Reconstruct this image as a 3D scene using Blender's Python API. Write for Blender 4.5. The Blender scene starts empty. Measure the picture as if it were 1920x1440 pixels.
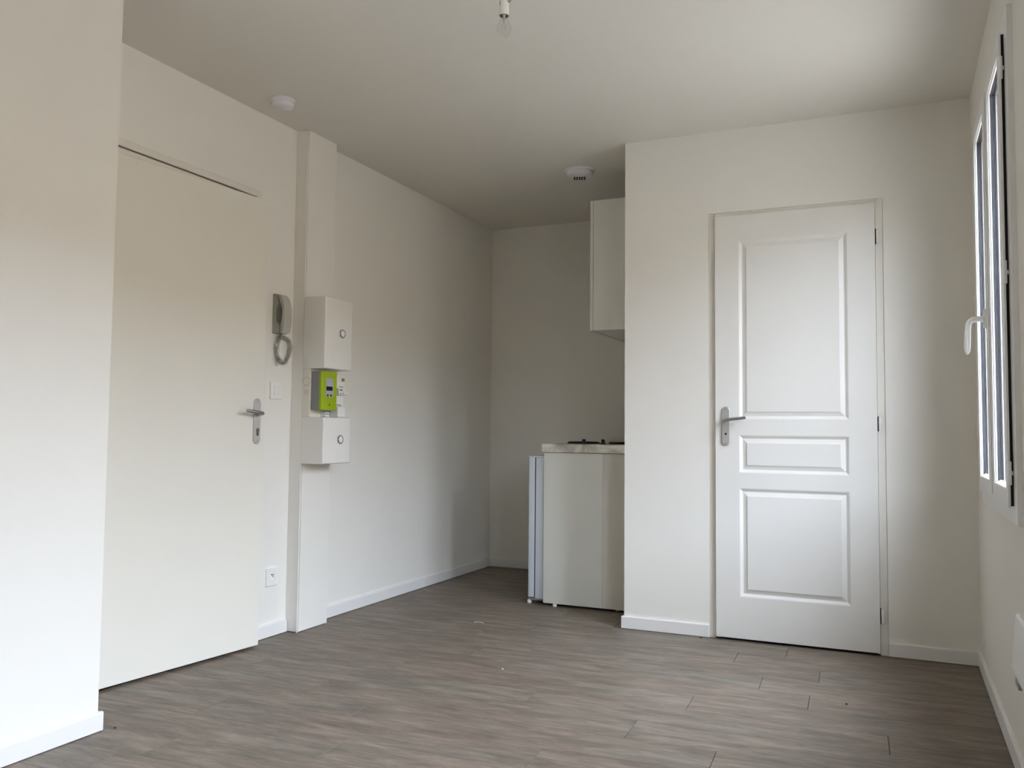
import bpy, bmesh, math, random
from mathutils import Vector, Matrix
random.seed(7)
S = bpy.context.scene
C = S.collection

# ------------------------------------------------------------------ camera
cam_d = bpy.data.cameras.new('camera')
cam_d.sensor_fit = 'HORIZONTAL'
cam_d.sensor_width = 36.0
cam_d.lens = 36.0 * 1598.8 / 1920.0
cam_d.clip_start = 0.02
cam = bpy.data.objects.new('camera', cam_d)
C.objects.link(cam)
_r = Vector((0.91191604, 0.41026127, 0.00973817))
_u = Vector((0.01398865, -0.05479206, 0.99839979))
_f = Vector((-0.41013834, 0.91032056, 0.05570476))
cam.matrix_world = Matrix(((_r.x, _u.x, -_f.x, 0.0), (_r.y, _u.y, -_f.y, 0.0),
                           (_r.z, _u.z, -_f.z, 0.9851), (0, 0, 0, 1)))
S.camera = cam

# ------------------------------------------------------------------ sky, light, exposure
world = bpy.data.worlds.new('overcast_sky')
S.world = world
world.use_nodes = True
bg = world.node_tree.nodes['Background']
bg.inputs['Color'].default_value = (0.775, 0.855, 1.0, 1)
# standard overcast sky: luminance goes with (1 + 2 sin(elevation)) / 3
_wn, _wl = world.node_tree.nodes, world.node_tree.links
_tc = _wn.new('ShaderNodeTexCoord'); _sx = _wn.new('ShaderNodeSeparateXYZ')
_mx = _wn.new('ShaderNodeMath'); _mx.operation = 'MAXIMUM'; _mx.inputs[1].default_value = 0.0
_ov = _wn.new('ShaderNodeMath'); _ov.operation = 'MULTIPLY_ADD'
SKY = 14.0
_ov.inputs[1].default_value = 2 * SKY / 3; _ov.inputs[2].default_value = SKY / 3
_wl.new(_tc.outputs['Generated'], _sx.inputs[0]); _wl.new(_sx.outputs['Z'], _mx.inputs[0])
_wl.new(_mx.outputs[0], _ov.inputs[0]); _wl.new(_ov.outputs[0], bg.inputs['Strength'])
S.view_settings.view_transform = 'Standard'
S.view_settings.look = 'None'
S.view_settings.exposure = 2.09
S.view_settings.gamma = 1.0
S.view_settings.use_curve_mapping = False
S.cycles.max_bounces = 12
S.cycles.diffuse_bounces = 8
S.cycles.glossy_bounces = 4
S.cycles.transmission_bounces = 8
S.cycles.transparent_max_bounces = 12
S.cycles.caustics_reflective = False
S.cycles.caustics_refractive = False

# room dimensions (metres; the camera stands over the origin, +y into the room)
XL, XR = -2.734, 0.319          # left and right wall faces
YB, YK, YR = 4.217, 5.690, -1.30  # back wall, kitchen back wall, wall behind the camera
XP = -1.266                     # end of the back wall (kitchen recess beside it)
XS, YS = -2.380, 2.030          # near left wall face and its end
H = 2.487
WIN = [(2.750, 3.810), (0.52, 1.90)]   # the two windows of the right wall (y range)
WZ0, WZ1 = 0.737, 2.225

for i, (a, b) in enumerate(WIN):     # sky portals in the window openings
    ld = bpy.data.lights.new('window_portal', 'AREA')
    ld.shape = 'RECTANGLE'
    ld.size, ld.size_y = (WZ1 - WZ0), (b - a)
    ld.cycles.is_portal = True
    lo = bpy.data.objects.new('window_portal', ld)
    C.objects.link(lo)
    lo.location = (XR + 0.16, (a + b) / 2, (WZ0 + WZ1) / 2)
    lo.rotation_euler = (0, math.pi / 2, 0)

# ------------------------------------------------------------------ materials
def lin(c):
    return tuple(((v / 255) / 12.92 if v / 255 <= 0.04045 else ((v / 255 + 0.055) / 1.055) ** 2.4) for v in c) + (1,)

MATS = {}
def mat(name, rgb, rough=0.5, metal=0.0, spec=0.5, bump=0.0, bscale=200.0, mottle=0.0, mscale=3.0):
    m = bpy.data.materials.new(name)
    m.use_nodes = True
    nt = m.node_tree
    p = nt.nodes['Principled BSDF']
    p.inputs['Base Color'].default_value = lin(rgb)
    p.inputs['Roughness'].default_value = rough
    p.inputs['Metallic'].default_value = metal
    p.inputs['Specular IOR Level'].default_value = spec
    tc = nt.nodes.new('ShaderNodeTexCoord')
    if mottle:
        n = nt.nodes.new('ShaderNodeTexNoise')
        n.inputs['Scale'].default_value = mscale
        n.inputs['Detail'].default_value = 4
        nt.links.new(tc.outputs['Object'], n.inputs['Vector'])
        r = nt.nodes.new('ShaderNodeValToRGB')
        k = lin(rgb)
        r.color_ramp.elements[0].color = tuple(v * (1 - mottle) for v in k[:3]) + (1,)
        r.color_ramp.elements[1].color = tuple(min(1, v * (1 + mottle)) for v in k[:3]) + (1,)
        r.color_ramp.elements[0].position = 0.3
        r.color_ramp.elements[1].position = 0.7
        nt.links.new(n.outputs['Fac'], r.inputs['Fac'])
        nt.links.new(r.outputs['Color'], p.inputs['Base Color'])
    if bump:
        n = nt.nodes.new('ShaderNodeTexNoise')
        n.inputs['Scale'].default_value = bscale
        n.inputs['Detail'].default_value = 3
        nt.links.new(tc.outputs['Object'], n.inputs['Vector'])
        b = nt.nodes.new('ShaderNodeBump')
        b.inputs['Strength'].default_value = bump
        b.inputs['Distance'].default_value = 0.002
        nt.links.new(n.outputs['Fac'], b.inputs['Height'])
        nt.links.new(b.outputs['Normal'], p.inputs['Normal'])
    MATS[name] = m
    return m

M_WALL = mat('wall_paint', (233, 230, 223), 0.75, spec=0.2, bump=0.10, bscale=160, mottle=0.012, mscale=1.3)
M_CEIL = mat('ceiling_paint', (224, 220, 212), 0.85, spec=0.15, bump=0.08, bscale=120, mottle=0.012, mscale=1.0)
M_TRIM = mat('baseboard_paint', (231, 229, 226), 0.42, spec=0.4, mottle=0.01, mscale=6)
M_DOOR = mat('door_lacquer', (230, 228, 223), 0.38, spec=0.4, mottle=0.008, mscale=3)
M_EDOOR = mat('entry_door_paint', (229, 225, 214), 0.5, spec=0.35, mottle=0.012, mscale=2)
M_FRAME = mat('door_frame_paint', (227, 223, 214), 0.5, spec=0.35, mottle=0.015, mscale=8)
M_PVC = mat('white_pvc', (236, 236, 235), 0.3, spec=0.5, mottle=0.006, mscale=5)
M_PLAS = mat('white_plastic', (236, 234, 230), 0.28, spec=0.5, mottle=0.005, mscale=9)
M_ENC = mat('enclosure_plastic', (236, 233, 227), 0.25, spec=0.5, mottle=0.005, mscale=9)
M_CREAM = mat('cream_plastic', (232, 226, 212), 0.4, spec=0.45, mottle=0.01, mscale=12)
M_TRUNK = mat('trunking_plastic', (234, 231, 224), 0.4, spec=0.4, mottle=0.008, mscale=5)
M_GAP = mat('black_gap_fill', (22, 21, 19), 0.7, mottle=0.1, mscale=30)
M_GAPSHADE = mat('brown_gap_shade', (112, 102, 88), 0.8, mottle=0.05, mscale=30)
M_RUB = mat('grey_blue_rubber', (70, 70, 76), 0.6, mottle=0.05, mscale=30)
M_DIMSASH = mat('dimmed_outer_sash', (96, 98, 102), 0.6, mottle=0.02, mscale=10)  # outer sash greyed down so daylight on it shows less white
M_HANDLE = mat('handle_lit_white', (250, 250, 248), 0.25, spec=0.5, mottle=0.004, mscale=9)  # whiter than the frame, in place of light missing on the handle
M_STEEL = mat('satin_steel', (178, 178, 178), 0.33, metal=1.0, mottle=0.03, mscale=40)
M_ALU = mat('satin_aluminium', (194, 191, 189), 0.45, metal=0.55, mottle=0.02, mscale=60)
M_CHROME = mat('chrome', (210, 210, 212), 0.08, metal=1.0, mottle=0.01, mscale=20)
M_BRASS = mat('brass_cylinder', (138, 118, 96), 0.4, metal=0.8, mottle=0.05, mscale=80)
M_BLACK = mat('black_plastic', (18, 18, 18), 0.45, mottle=0.1, mscale=50)
M_IRON = mat('cast_iron', (22, 20, 19), 0.6, mottle=0.15, mscale=60)
M_GREEN = mat('lime_green_plastic', (160, 184, 28), 0.35, spec=0.45, mottle=0.02, mscale=20)
M_MGREY = mat('grey_meter_plastic', (138, 139, 140), 0.45, mottle=0.02, mscale=20)
M_LGREY = mat('pale_grey_plastic', (176, 178, 184), 0.45, mottle=0.02, mscale=20)
M_INTER = mat('grey_intercom_plastic', (184, 182, 174), 0.4, mottle=0.02, mscale=20)
M_INTB = mat('dark_grey_intercom_base', (150, 150, 140), 0.45, mottle=0.02, mscale=20)
M_CORD = mat('grey_cord', (150, 146, 138), 0.45, mottle=0.05, mscale=60)
M_MELA = mat('white_melamine', (222, 222, 214), 0.4, spec=0.4, mottle=0.012, mscale=5)
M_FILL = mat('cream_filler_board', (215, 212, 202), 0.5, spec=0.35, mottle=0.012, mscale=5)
M_FRIDGE = mat('fridge_white', (214, 222, 230), 0.35, spec=0.45, mottle=0.008, mscale=6)
M_DET = mat('detector_plastic', (226, 224, 230), 0.4, mottle=0.01, mscale=20)
M_HALL = mat('hall_shade', (74, 66, 58), 0.9, spec=0.1, mottle=0.05, mscale=2)
M_SUB = mat('plank_joint', (72, 63, 55), 0.9, spec=0.1, mottle=0.05, mscale=10)
M_FACADE = mat('facade_render', (148, 134, 118), 0.9, spec=0.1, mottle=0.04, mscale=0.7)
M_STREET = mat('street_paving', (130, 124, 115), 0.9, spec=0.1, mottle=0.08, mscale=0.5)
M_OUT = mat('window_reveal', (196, 198, 204), 0.7, spec=0.2, mottle=0.03, mscale=3)
M_DEBRIS = mat('pale_debris', (224, 216, 196), 0.6, mottle=0.05, mscale=60)
M_DARKDEB = mat('dark_crumb', (30, 24, 20), 0.8, mottle=0.2, mscale=90)
M_MARK = mat('grey_print', (138, 132, 120), 0.6, mottle=0.05, mscale=60)
M_OLIVE = mat('olive_print', (138, 136, 60), 0.5, mottle=0.05, mscale=60)

def worktop_mat():
    m = bpy.data.materials.new('brushed_steel_reflections')
    m.use_nodes = True
    nt = m.node_tree; p = nt.nodes['Principled BSDF']
    p.inputs['Metallic'].default_value = 0.65
    tc = nt.nodes.new('ShaderNodeTexCoord')
    mp = nt.nodes.new('ShaderNodeMapping'); mp.inputs['Scale'].default_value = (7, 3, 9)
    n = nt.nodes.new('ShaderNodeTexNoise'); n.inputs['Scale'].default_value = 1.0; n.inputs['Detail'].default_value = 3
    n.inputs['Distortion'].default_value = 1.2
    r = nt.nodes.new('ShaderNodeValToRGB')
    r.color_ramp.elements[0].position = 0.35; r.color_ramp.elements[0].color = lin((172, 167, 158))
    r.color_ramp.elements[1].position = 0.65; r.color_ramp.elements[1].color = lin((236, 232, 222))  # light and beige patches imitate reflections in the steel
    rr = nt.nodes.new('ShaderNodeMapRange'); rr.inputs['To Min'].default_value = 0.22; rr.inputs['To Max'].default_value = 0.5
    nt.links.new(tc.outputs['Object'], mp.inputs['Vector']); nt.links.new(mp.outputs['Vector'], n.inputs['Vector'])
    nt.links.new(n.outputs['Fac'], r.inputs['Fac']); nt.links.new(r.outputs['Color'], p.inputs['Base Color'])
    nt.links.new(n.outputs['Fac'], rr.inputs['Value']); nt.links.new(rr.outputs['Result'], p.inputs['Roughness'])
    return m
M_WORK = worktop_mat()

def clear_mat(name, tint, refl, rough=0.02, haze=0.0):
    m = bpy.data.materials.new(name); m.use_nodes = True
    nt = m.node_tree; nt.nodes.remove(nt.nodes['Principled BSDF']); out = nt.nodes['Material Output']
    t = nt.nodes.new('ShaderNodeBsdfTransparent'); t.inputs['Color'].default_value = tint
    g = nt.nodes.new('ShaderNodeBsdfGlossy'); g.inputs['Roughness'].default_value = rough
    lw = nt.nodes.new('ShaderNodeLayerWeight'); lw.inputs['Blend'].default_value = 0.5
    pw = nt.nodes.new('ShaderNodeMath'); pw.operation = 'POWER'; pw.inputs[1].default_value = 5.0
    ma = nt.nodes.new('ShaderNodeMath'); ma.operation = 'MULTIPLY_ADD'
    f0 = ((refl - 1) / (refl + 1)) ** 2
    ma.inputs[1].default_value = 1 - f0; ma.inputs[2].default_value = f0; ma.use_clamp = True
    mx = nt.nodes.new('ShaderNodeMixShader')
    nt.links.new(lw.outputs['Facing'], pw.inputs[0]); nt.links.new(pw.outputs[0], ma.inputs[0])
    nt.links.new(ma.outputs[0], mx.inputs['Fac']); nt.links.new(t.outputs[0], mx.inputs[1]); nt.links.new(g.outputs[0], mx.inputs[2])
    last = mx
    if haze:
        d = nt.nodes.new('ShaderNodeBsdfDiffuse'); d.inputs['Color'].default_value = (0.8, 0.8, 0.78, 1)
        m2 = nt.nodes.new('ShaderNodeMixShader'); m2.inputs['Fac'].default_value = haze
        nt.links.new(mx.outputs[0], m2.inputs[1]); nt.links.new(d.outputs[0], m2.inputs[2]); last = m2
    nt.links.new(last.outputs[0], out.inputs['Surface'])
    return m
M_GLASS = clear_mat('window_glass', (0.985, 0.99, 0.99, 1), 1.45)
M_BULB = clear_mat('bulb_glass', (0.97, 0.97, 0.96, 1), 1.35)
M_FILM = clear_mat('clear_plastic_film', (0.95, 0.95, 0.94, 1), 1.5, 0.06, 0.09)

def plank_mat():
    m = bpy.data.materials.new('grey_oak_vinyl'); m.use_nodes = True
    nt = m.node_tree; L = nt.links; p = nt.nodes['Principled BSDF']
    tc = nt.nodes.new('ShaderNodeTexCoord'); oi = nt.nodes.new('ShaderNodeObjectInfo')
    off = nt.nodes.new('ShaderNodeVectorMath'); off.operation = 'MULTIPLY_ADD'
    off.inputs[1].default_value = (37.0, 11.0, 5.0)
    L.new(oi.outputs['Random'], off.inputs[0]); L.new(tc.outputs['Object'], off.inputs[2])
    def noise(scale, detail, dist=0.0, rough=0.55):
        mp = nt.nodes.new('ShaderNodeMapping'); mp.inputs['Scale'].default_value = scale
        n = nt.nodes.new('ShaderNodeTexNoise'); n.inputs['Scale'].default_value = 1; n.inputs['Detail'].default_value = detail
        n.inputs['Distortion'].default_value = dist; n.inputs['Roughness'].default_value = rough
        L.new(off.outputs[0], mp.inputs['Vector']); L.new(mp.outputs['Vector'], n.inputs['Vector'])
        return n
    big = noise((3.6, 17.0, 1), 3, 0.6)
    mid = noise((7.5, 48.0, 1), 5, 0.7, 0.62)
    fine = noise((30.0, 240.0, 1), 4, 0.2, 0.65)
    hue = noise((1.3, 7.0, 1), 2)
    r = nt.nodes.new('ShaderNodeValToRGB'); e = r.color_ramp.elements
    e[0].position = 0.34; e[0].color = lin((88, 78, 70))
    e[1].position = 0.68; e[1].color = lin((152, 139, 126))
    k = e.new(0.5); k.color = lin((118, 107, 97))
    def mix(a, b, f):
        x = nt.nodes.new('ShaderNodeMix'); x.data_type = 'FLOAT'; x.inputs['Factor'].default_value = f
        L.new(a, x.inputs['A']); L.new(b, x.inputs['B']); return x.outputs['Result']
    v = mix(big.outputs['Fac'], mid.outputs['Fac'], 0.45)
    v = mix(v, fine.outputs['Fac'], 0.25)
    L.new(v, r.inputs['Fac'])
    tint = nt.nodes.new('ShaderNodeValToRGB')
    tint.color_ramp.elements[0].position = 0.35; tint.color_ramp.elements[0].color = (0.96, 1.0, 0.99, 1)
    tint.color_ramp.elements[1].position = 0.65; tint.color_ramp.elements[1].color = (1.03, 0.99, 0.95, 1)
    L.new(hue.outputs['Fac'], tint.inputs['Fac'])
    mul = nt.nodes.new('ShaderNodeMix'); mul.data_type = 'RGBA'; mul.blend_type = 'MULTIPLY'; mul.inputs['Factor'].default_value = 1
    L.new(r.outputs['Color'], mul.inputs['A']); L.new(tint.outputs['Color'], mul.inputs['B'])
    L.new(mul.outputs['Result'], p.inputs['Base Color'])
    p.inputs['Roughness'].default_value = 0.5
    p.inputs['Specular IOR Level'].default_value = 0.3
    b = nt.nodes.new('ShaderNodeBump'); b.inputs['Strength'].default_value = 0.12; b.inputs['Distance'].default_value = 0.001
    L.new(fine.outputs['Fac'], b.inputs['Height']); L.new(b.outputs['Normal'], p.inputs['Normal'])
    return m
M_PLANK = plank_mat()

# ------------------------------------------------------------------ mesh helpers
OFF = {}     # world offset of every root / part, so that parts can be drawn in room coordinates

def link(name, bm, m, parent=None, smooth=False, world_coords=True):
    me = bpy.data.meshes.new(name)
    bmesh.ops.recalc_face_normals(bm, faces=bm.faces)
    bm.to_mesh(me); bm.free()
    me.materials.append(m)
    if smooth:
        for p in me.polygons: p.use_smooth = True
        try: me.set_sharp_from_angle(angle=math.radians(38))
        except Exception: pass
    o = bpy.data.objects.new(name, me)
    C.objects.link(o)
    if parent is not None:
        o.parent = parent
        if world_coords:
            off = OFF.get(parent.name, Vector())
            me.transform(Matrix.Translation(-off))
            OFF[o.name] = off
    return o

def tag(o, label, cat=None, group=None, kind=None):
    o['label'] = label
    if cat: o['category'] = cat
    if group: o['group'] = group
    if kind: o['kind'] = kind
    return o

def thing(name, loc, label, cat, group=None, kind=None):
    o = bpy.data.objects.new(name, None)
    o.empty_display_size = 0.05
    C.objects.link(o)
    o.location = loc
    OFF[o.name] = Vector(loc)
    return tag(o, label, cat, group, kind)

def settle(o):
    """single mesh thing drawn in room coordinates: move its origin to its base centre"""
    me = o.data
    xs = [v.co for v in me.vertices]
    c = Vector(((min(v.x for v in xs) + max(v.x for v in xs)) / 2, (min(v.y for v in xs) + max(v.y for v in xs)) / 2, min(v.z for v in xs)))
    me.transform(Matrix.Translation(-c)); o.location = c
    OFF[o.name] = c
    return o

def nb(): return bmesh.new()

def box(bm, a, b, bev=0.0, seg=2):
    """axis aligned box, optionally with rounded edges"""
    t = bmesh.new()
    lo = [min(a[i], b[i]) for i in range(3)]; hi = [max(a[i], b[i]) for i in range(3)]
    bmesh.ops.create_cube(t, size=1.0)
    for v in t.verts:
        v.co = Vector([lo[i] if v.co[i] < 0 else hi[i] for i in range(3)])
    if bev:
        bmesh.ops.bevel(t, geom=list(t.edges), offset=bev, segments=seg, profile=0.5, affect='EDGES')
    join(bm, t)
    return bm

def join(bm, t, mtx=None):
    mp = {}
    for v in t.verts: mp[v] = bm.verts.new(mtx @ v.co if mtx else v.co)
    for f in t.faces:
        try: bm.faces.new([mp[v] for v in f.verts])
        except ValueError: pass
    t.free()

def bx(a, b, bev=0.0, seg=2): return box(nb(), a, b, bev, seg)

def prism(bm, poly, axis, a, b):
    """poly in the two other axes (cyclic order kept), extruded along axis from a to b"""
    def P(p, t):
        if axis == 0: return Vector((t, p[0], p[1]))
        if axis == 1: return Vector((p[0], t, p[1]))
        return Vector((p[0], p[1], t))
    A = [bm.verts.new(P(p, a)) for p in poly]; B = [bm.verts.new(P(p, b)) for p in poly]
    n = len(poly)
    for i in range(n):
        j = (i + 1) % n
        bm.faces.new((A[i], A[j], B[j], B[i]))
    bm.faces.new(A[::-1]); bm.faces.new(B)
    return bm

def lathe(bm, prof, mtx, n=32, caps=True):
    """prof: list of (radius, height) around local z, mtx places it"""
    rings = []
    for r, h in prof:
        rings.append([bm.verts.new(mtx @ Vector((r * math.cos(2 * math.pi * k / n), r * math.sin(2 * math.pi * k / n), h))) for k in range(n)])
    for a, b in zip(rings, rings[1:]):
        for k in range(n):
            bm.faces.new((a[k], a[(k + 1) % n], b[(k + 1) % n], b[k]))
    if caps:
        bm.faces.new(rings[0][::-1]); bm.faces.new(rings[-1])
    return bm

def tube(bm, pts, rad, n=10, closed=False):
    """sweep; rad is a number or a list of (ru, rv)"""
    pts = [Vector(p) for p in pts]
    m = len(pts)
    if not isinstance(rad, (list, tuple)): rad = [(rad, rad)] * m
    rad = [(r, r) if not isinstance(r, (list, tuple)) else r for r in rad]
    rings = []; up = None
    for i, p in enumerate(pts):
        if closed: t = pts[(i + 1) % m] - pts[i - 1]
        else: t = pts[min(i + 1, m - 1)] - pts[max(i - 1, 0)]
        t.normalize()
        if up is None:
            up = t.orthogonal().normalized()
        up = (up - t * up.dot(t)).normalized()
        w = t.cross(up)
        rings.append([bm.verts.new(p + up * (rad[i][0] * math.cos(2 * math.pi * k / n)) + w * (rad[i][1] * math.sin(2 * math.pi * k / n))) for k in range(n)])
    seq = list(zip(rings, rings[1:]))
    for a, b in seq:
        for k in range(n):
            bm.faces.new((a[k], a[(k + 1) % n], b[(k + 1) % n], b[k]))
    if closed:
        a, b = rings[-1], rings[0]
        best = min(range(n), key=lambda s: sum((a[k].co - b[(k + s) % n].co).length for k in range(n)))
        for k in range(n):
            bm.faces.new((a[k], a[(k + 1) % n], b[(k + 1 + best) % n], b[(k + best) % n]))
    else:
        bm.faces.new(rings[0][::-1]); bm.faces.new(rings[-1])
    return bm

def slab(bm, us, vs, holes, w0, w1, mp):
    """board w0..w1 thick over the rectangle us x vs with rectangular openings (u0,u1,v0,v1); mp(u,v,w) -> point"""
    U = sorted(set([us[0], us[1]] + [h[i] for h in holes for i in (0, 1)])); U = [u for u in U if us[0] <= u <= us[1]]
    V = sorted(set([vs[0], vs[1]] + [h[i] for h in holes for i in (2, 3)])); V = [v for v in V if vs[0] <= v <= vs[1]]
    def solid(i, j):
        if i < 0 or j < 0 or i >= len(U) - 1 or j >= len(V) - 1: return False
        u = (U[i] + U[i + 1]) / 2; v = (V[j] + V[j + 1]) / 2
        return not any(h[0] < u < h[1] and h[2] < v < h[3] for h in holes)
    cache = {}
    def vt(i, j, k):
        key = (i, j, k)
        if key not in cache: cache[key] = bm.verts.new(Vector(mp(U[i], V[j], (w0, w1)[k])))
        return cache[key]
    for i in range(len(U) - 1):
        for j in range(len(V) - 1):
            if not solid(i, j): continue
            for k in (0, 1):
                bm.faces.new((vt(i, j, k), vt(i + 1, j, k), vt(i + 1, j + 1, k), vt(i, j + 1, k)))
            for di, dj, e in ((-1, 0, ((i, j), (i, j + 1))), (1, 0, ((i + 1, j), (i + 1, j + 1))), (0, -1, ((i, j), (i + 1, j))), (0, 1, ((i, j + 1), (i + 1, j + 1)))):
                if not solid(i + di, j + dj):
                    (a, b), (c, d) = e
                    bm.faces.new((vt(a, b, 0), vt(c, d, 0), vt(c, d, 1), vt(a, b, 1)))
    return bm

def capsule_poly(w, h, n=12):
    """outline of a plate with round ends, centred on 0, width w height h"""
    r = w / 2; o = []
    for k in range(n + 1): a = math.pi * k / n; o.append((r * math.cos(a), h / 2 - r + r * math.sin(a)))
    for k in range(n + 1): a = math.pi + math.pi * k / n; o.append((r * math.cos(a), -h / 2 + r + r * math.sin(a)))
    return o

def plate(bm, poly, d0, d1, ch, mp):
    """chamfered plate: poly (u,v), from depth d0 to d1 with chamfer ch at the front; mp(u,v,d)"""
    cx = sum(p[0] for p in poly) / len(poly); cy = sum(p[1] for p in poly) / len(poly)
    w = max(p[0] for p in poly) - min(p[0] for p in poly); h = max(p[1] for p in poly) - min(p[1] for p in poly)
    ins = [(cx + (p[0] - cx) * (1 - 2 * ch / w), cy + (p[1] - cy) * (1 - 2 * ch / h)) for p in poly]
    rings = [[bm.verts.new(Vector(mp(u, v, d))) for u, v in q] for q, d in ((poly, d0), (poly, d1 - math.copysign(ch, d1 - d0)), (ins, d1))]
    n = len(poly)
    for a, b in zip(rings, rings[1:]):
        for k in range(n): bm.faces.new((a[k], a[(k + 1) % n], b[(k + 1) % n], b[k]))
    bm.faces.new(rings[0][::-1]); bm.faces.new(rings[-1])
    return bm

def rrect(u0, u1, v0, v1, r, n=5):
    o = []
    for cx, cy, a0 in ((u1 - r, v1 - r, 0), (u0 + r, v1 - r, 90), (u0 + r, v0 + r, 180), (u1 - r, v0 + r, 270)):
        for k in range(n + 1):
            a = math.radians(a0 + 90 * k / n); o.append((cx + r * math.cos(a), cy + r * math.sin(a)))
    return o

def structure(name, bm, m, label, cat, smooth=False):
    return tag(link(name, bm, m, smooth=smooth), label, cat, kind='structure')

def T(x, y, z): return Matrix.Translation((x, y, z))
RX = lambda a: Matrix.Rotation(a, 4, 'X')
RY = lambda a: Matrix.Rotation(a, 4, 'Y')
RZ = lambda a: Matrix.Rotation(a, 4, 'Z')

# ------------------------------------------------------------------ room shell
TH = 0.10
d1_y0, d1_y1, d1_top = 2.265, 3.145, 2.110      # entrance opening
d2_x0, d2_x1, d2_top = -0.838, -0.043, 2.075    # panelled door opening

structure('wall_left', slab(nb(), (YS - 0.05, YK + 0.1), (-0.05, H + 0.05), [(d1_y0, d1_y1, -0.06, d1_top)], XL, XL - TH, lambda u, v, w: (w, u, v)),
          M_WALL, 'white painted side wall holding the plain entrance door', 'wall')
structure('wall_entry', bx((XL - TH, YR - 0.1, -0.05), (XS, YS, H + 0.05)), M_WALL, 'white projecting wall in the left foreground', 'wall')
structure('wall_back', slab(nb(), (XP, XR), (-0.05, H + 0.05), [(d2_x0, d2_x1, -0.06, d2_top)], YB, YB + 0.07, lambda u, v, w: (u, w, v)),
          M_WALL, 'white wall around the panelled door', 'wall')
structure('wall_kitchen_side', bx((XP, YB + 0.07, -0.05), (XP + 0.07, YK, H + 0.05)), M_WALL, 'white side wall of the kitchen recess behind the cabinets', 'wall')
structure('wall_kitchen', bx((XL - TH, YK, -0.05), (XR + 0.3, YK + 0.1, H + 0.05)), M_WALL, 'shaded white end wall of the kitchen recess', 'wall')
holes = [(a + 0.06, b - 0.06, WZ0 + 0.03, WZ1 - 0.03) for a, b in WIN]
structure('wall_right', slab(nb(), (YR - 0.1, YK + 0.1), (-0.05, H + 0.05), holes, XR, XR + 0.17, lambda u, v, w: (w, u, v)),
          M_WALL, 'grey-white wall on the right holding the window', 'wall')
structure('wall_rear', bx((XS, YR - 0.1, -0.05), (XR, YR, H + 0.05)), M_WALL, 'white wall closing the room behind the viewpoint', 'wall')
structure('ceiling', bx((XL - TH, YR - 0.1, H), (XR + 0.3, YK + 0.1, H + 0.1)), M_CEIL, 'plain off-white ceiling', 'ceiling')

# hall behind the entrance door, closed; its darkness is put into the colour
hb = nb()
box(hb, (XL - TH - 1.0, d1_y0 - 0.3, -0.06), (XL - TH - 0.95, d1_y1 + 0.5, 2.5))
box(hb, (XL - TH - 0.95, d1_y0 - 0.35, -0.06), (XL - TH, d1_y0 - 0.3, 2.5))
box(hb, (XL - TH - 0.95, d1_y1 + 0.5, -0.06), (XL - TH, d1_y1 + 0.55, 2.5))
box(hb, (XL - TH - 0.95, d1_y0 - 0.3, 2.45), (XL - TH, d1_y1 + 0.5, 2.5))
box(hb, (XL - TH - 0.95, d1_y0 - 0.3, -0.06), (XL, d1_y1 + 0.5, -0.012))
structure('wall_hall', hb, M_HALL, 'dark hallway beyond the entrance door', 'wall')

# ------------------------------------------------------------------ floor: sub-floor and vinyl planks, each its own piece
floor = structure('floor', bx((XL - 0.02, YR, -0.06), (XR + 0.02, YK + 0.02, -0.004)), M_SUB, 'grey-brown wood-look vinyl plank floor', 'floor')
PITCH, PLEN, TILT = 0.1805, 1.22, math.atan(0.045)
KNOWN = {0: -2.10, 1: -1.607, 2: -2.235, 3: -1.739, 4: -0.82, 5: -0.035, 7: -0.308, 9: -0.299, 11: -0.464}
def clip(poly, axis, lim, sign):
    o = []
    for i in range(len(poly)):
        p, q = poly[i - 1], poly[i]
        dp = sign * (p[axis] - lim); dq = sign * (q[axis] - lim)
        if dp < 0 <= dq or dq < 0 <= dp:
            t = dp / (dp - dq); o.append((p[0] + t * (q[0] - p[0]), p[1] + t * (q[1] - p[1])))
        if dq >= 0: o.append(q)
    return o
rz = RZ(TILT)
full_mesh = None
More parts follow.
